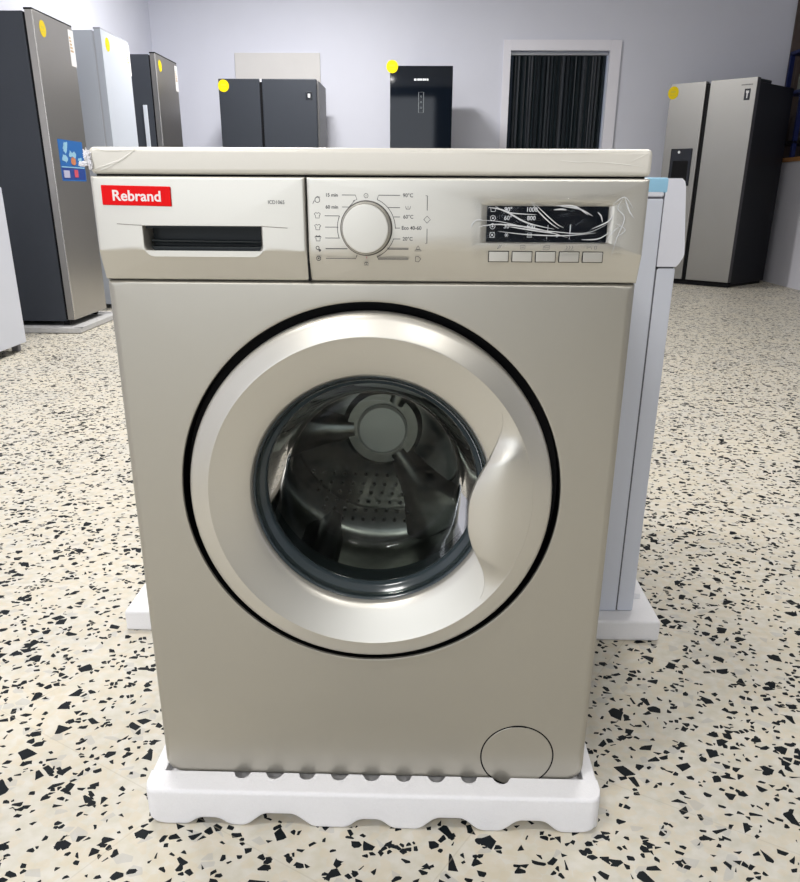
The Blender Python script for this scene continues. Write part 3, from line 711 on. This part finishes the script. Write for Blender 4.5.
b.mi = 2; b.poly([(.025+.035*math.cos(2*PI*i/12)*(1+.2*(i % 2)), pz0+.115+.024*math.sin(2*PI*i/12)) for i in range(12)], -.0034, .001)
b.mi = 3; b.box(.02, .075, -.0034, -.0012, pz0+.022, pz0+.066); b.mi = 5; b.box(px0+.03, px0+.12, -.0030, -.0012, pz0+.018, pz0+.06); b.mi = 1; b.box(px0+.01, px1-.01, -.0022, -.001, pz0+.076, pz0+.082)
b.build('poster', [BLUE, LBLUE, ORG_, PRED, NAVY, mat('poster_pale', (.45, .45, .62), .5)], f1d)
b = MB(); b.text('IBERNA', .02, 1.665, .018, -.0004, .0003); b.build('door_logo', EDGE, f1d) if False else None
WHITEF = noisy(mat('cool_white_enamel', (.50, .54, .61), .40, 0, .3), 300, .01)
f2, f2d = upright((-1.85, 5.700, 0), .570, 1.850, .51, .03, WHITEF, WHITEF, WHITEF, mat('grey_cap', (.35, .36, .42), .5), 'white upright fridge between the two steel ones on the left wall', gm=mat('pale_gasket', (.45, .47, .52), .6))
f3, f3d = upright((-1.85, 6.965, 0), .630, 1.873, .51, .03, STEELD, SIDE_DK, EDGE, BLACK, 'dark steel upright fridge farthest along the left wall, in the corner')
b = MB(); b.box(-.322, -.3145, .105, .140, .55, 1.49, .003); b.build('side_strip', mat('white_strip', (.62, .66, .72), .5), f3)
# foam under the first fridge
foam_box('foam_base', -2.37, -1.775, 4.215, 4.99, .034, 'grey-edged foam base under the steel fridge with the blue poster', noisy(mat('grey_foam', (.50, .50, .50), .8), 60, .15, .3), .05, .012, .003)  # mid-grey foam with random mottling
# white low appliance at the left frame edge
t3 = thing('chest_freezer', (-1.85, 3.325, 0), PI/2, 'low white appliance cut off by the left frame edge, in front of the steel fridge', 'appliance')
b = MB(); b.box(-.315, .315, .03, .51, .04, .855, .006); b.build('body', WHITE, t3)
b = MB(); b.box(-.315, .315, 0, .028, .045, .845, .004); b.build('front_panel', WHITE, t3)
for sx in (-1, 1):
    for yv in (.03, .45):
        b = MB(); b.box(sx*.285-.018, sx*.285+.018, yv, yv+.04, 0, .042, .004); b.build('foot', mat('foot_grey', (.25, .25, .27), .6), t3)

# ------------------------------------------------------------------ two-door dark fridge at the back wall
t4 = thing('double_door_fridge', (-1.072, 7.40, 0), 0, 'dark grey double-door fridge against the back wall under the beige panel', 'refrigerator')
b = MB(); b.box(-.435, .455, .075, .68, .02, 1.765, .004); b.build('body', noisy(mat('grey_side', (.16, .16, .165), .45), 80, .05), t4)
b = MB(); b.box(-.425, .425, .05, .076, .04, 1.75); b.build('door_gasket', BLACK, t4)
for (xa, xb, side) in ((-.445, -.070, 0), (-.052, .445, 1)):
    for (za, zb_) in ((.04, .70), (.71, 1.770)):
        b = MB(); b.box(xa, xb, 0, .052, za, zb_, .008, 3); dd = b.build('door', INOX_DK, t4)
        if za > .5:
            if side == 0: sticker(dd, -.398, 0, 1.712, .050)
            else:
                b = MB(); b.box(.345, .405, -.002, 0, 1.60, 1.665, .001); b.mi = 1; b.box(.365, .385, -.0028, -.0018, 1.62, 1.65); b.build('energy_badge', [SCREEN, PAPER], dd)
for sx in (-1, 1):
    b = MB(); b.box(sx*.40-.03, sx*.40+.03, .08, .14, 0, .022); b.build('foot', BLACK, t4)
b = MB(); b.box(-.069, -.053, .01, .05, .04, 1.745); b.build('centre_gap', BLACK, t4)
b = MB(); b.box(-.09, -.035, .03, .09, 1.74, 1.768, .004); b.build('hinge_cover', WHITE2, t4)
b = MB(); b.box(-1.555, -.700, YB-.022, YB-.001, 1.62, 2.107, .003)
tag(b.build('wall_board', noisy(mat('beige_board', (.64, .63, .62), .7), 8, .03), None), 'flat beige board on the back wall above the dark double-door fridge', 'board')

# black glass fridge
t5 = thing('glass_front_fridge', (.3185, 7.40, 0), 0, 'glossy black glass-fronted fridge in the middle of the back wall', 'refrigerator')
b = MB(); b.box(-.280, .280, .06, .62, .02, 1.865, .004); b.build('body', SIDE_BK, t5)
for za, zb_ in ((.05, .66), (.665, 1.875)):
    b = MB(); b.box(-.2815, .2815, 0, .055, za, zb_, .003, 2); dd = b.build('door', BGLASS, t5)
sticker(dd, -.262, -.001, 1.868, .052)
b = MB(); b.text('FIRSTLINE', .0, 1.765, .024, -.0006, .0003, 'CENTER', .0004) if False else None
for k, (wd_, gap) in enumerate(((.018, 0), (.006, .024), (.016, .034), (.016, .054), (.018, .076), (.012, .098), (.014, .114))): b.box(-.065+gap, -.065+gap+wd_, -.0008, 0, 1.758, 1.774)
b.build('door_logo', PRINT2, dd)
b = MB(); b.ribbon([(-.022, 1.665), (.022, 1.665), (.022, 1.50), (-.022, 1.50)], .005, -.0008, closed=True)
for q in (1.63, 1.585, 1.54): b.ribbon(circ(0, q, .006, 10), .003, -.0008, closed=True)
b.build('touch_panel', mat('panel_grey', (.16, .18, .19), .4), dd)
for sx in (-1, 1):
    b = MB(); b.box(sx*.24-.02, sx*.24+.02, .08, .12, 0, .022); b.build('foot', BLACK, t5)

# ------------------------------------------------------------------ side-by-side fridge on the right, turned to the left
ang = math.radians(-45)
CC = Vector((3.246, 7.232, 0)); wv = Vector((-math.cos(-ang), math.sin(-ang), 0)); ctr = CC+wv*.405
t6 = thing('side_by_side_fridge', ctr, ang, 'silver side-by-side fridge with water dispenser and black sides, at the right', 'refrigerator')
b = MB(); b.box(-.398, .398, .075, .78, .03, 1.745, .004); b.build('body', SIDE_BK, t6)
b = MB(); b.box(-.39, .39, .05, .076, .05, 1.73); b.box(-.074, -.030, .015, .05, .05, 1.76); b.build('door_gasket', BLACK, t6)
b = MB(); b.box(-.428, -.074, 0, .06, .05, 1.778, .004); ld = b.build('door', STEELF6, t6)
b = MB(); b.box(-.030, .405, 0, .06, .05, 1.778, .004); rd = b.build('door', STEELF6, t6)
b = MB(); b.box(.395, .4058, .004, .0605, .052, 1.776, .001); b.build('door_edge', mat('door_edge_dark', (.05, .05, .055), .4), rd)
b = MB(); b.box(.10, .39, .08, .32, 1.745, 1.775, .01); b.build('hinge_cover', SIDE_BK, t6)
b = MB(); b.box(-.345, -.125, -.004, .002, .90, 1.225, .006); b.mi = 1; b.lathe([(.0001, -.0065), (.012, -.0065), (.012, -.004)], -.26, 1.195, 16); b.mi = 2; b.box(-.315, -.155, -.0050, -.003, .92, 1.12, .002); b.build('water_dispenser', [BGLASS, PRINT2, BLACK], ld)
sticker(ld, -.395, 0, 1.705, .055)
b = MB(); b.box(.302, .355, -.0015, 0, 1.60, 1.69); b.mi = 1; b.box(.315, .342, -.002, -.001, 1.655, 1.675); b.box(.323, .334, -.002, -.001, 1.615, 1.655); b.build('energy_badge', [SCREEN, PAPER], rd)
b = MB()
for k in range(8): b.box(.265+.013*k, .275+.013*k, -.001, 0, 1.718, 1.727)
b.build('door_logo', mat('logo_grey', (.10, .10, .10), .5), rd)
b = MB(); b.box(-.39, .39, .03, .07, .005, .05); b.box(-.38, .38, .07, .75, 0, .03); b.build('plinth', BLACK, t6)

# ------------------------------------------------------------------ counter with blue rack at the far right
t7 = thing('counter', (4.2, 7.0, 0), 0, 'white counter with wooden top at the right edge beside the silver fridge', 'counter')
b = MB(); b.box(-.325, .33, -1.3, 1.25, 0, 1.12); b.build('counter_body', noisy(mat('white_counter', (.66, .66, .72), .5), 9, .05, 0, (1, 6, .3)), t7)
b = MB(); b.box(-.345, .35, -1.32, 1.27, 1.12, 1.158, .004); b.build('worktop', noisy(mat('wood_edge', (.42, .20, .07), .45), 14, .25, 0, (1, 5, 8)), t7)
t8 = thing('shelf_rack', (4.16, 8.02, 1.158), 0, 'blue metal rack standing on the counter at the right edge', 'rack')
BL = mat('blue_metal', (.006, .014, .085), .5, 0, .2)
for sx, sy in ((-1, -1), (-1, 1), (1, -1), (1, 1)):
    b = MB(); b.box(sx*.27-.02, sx*.27+.02, sy*.19-.02, sy*.19+.02, 0, .93, .003); b.build('post', BL, t8)
for z in (.12, .56, .91):
    b = MB(); b.box(-.29, .29, -.21, .21, z, z+.03, .003); b.build('shelf', BL if z > .5 else BLACK, t8)
b = MB(); b.tube([(-.27, -.215, .60), (.27, -.215, .88)], .012); b.tube([(-.27, -.215, .88), (.27, -.215, .60)], .012); b.build('brace', BL, t8)
BX = noisy(mat('cardboard', (.10, .08, .07), .8), 20, .3)
b = MB(); b.box(-.2, .2, -.15, .15, 0, .22, .004); o = b.build('cardboard_box', BX, None); o.location = (4.16, 8.02, 1.309); tag(o, 'dim brown box on the lower shelf of the blue rack', 'box')
b = MB(); b.box(-.18, .16, -.14, .14, 0, .16, .004); o = b.build('storage_box', mat('grey_box', (.14, .15, .13), .7), None); o.location = (4.14, 8.02, 1.748); tag(o, 'greenish grey box on the upper shelf of the blue rack', 'box')
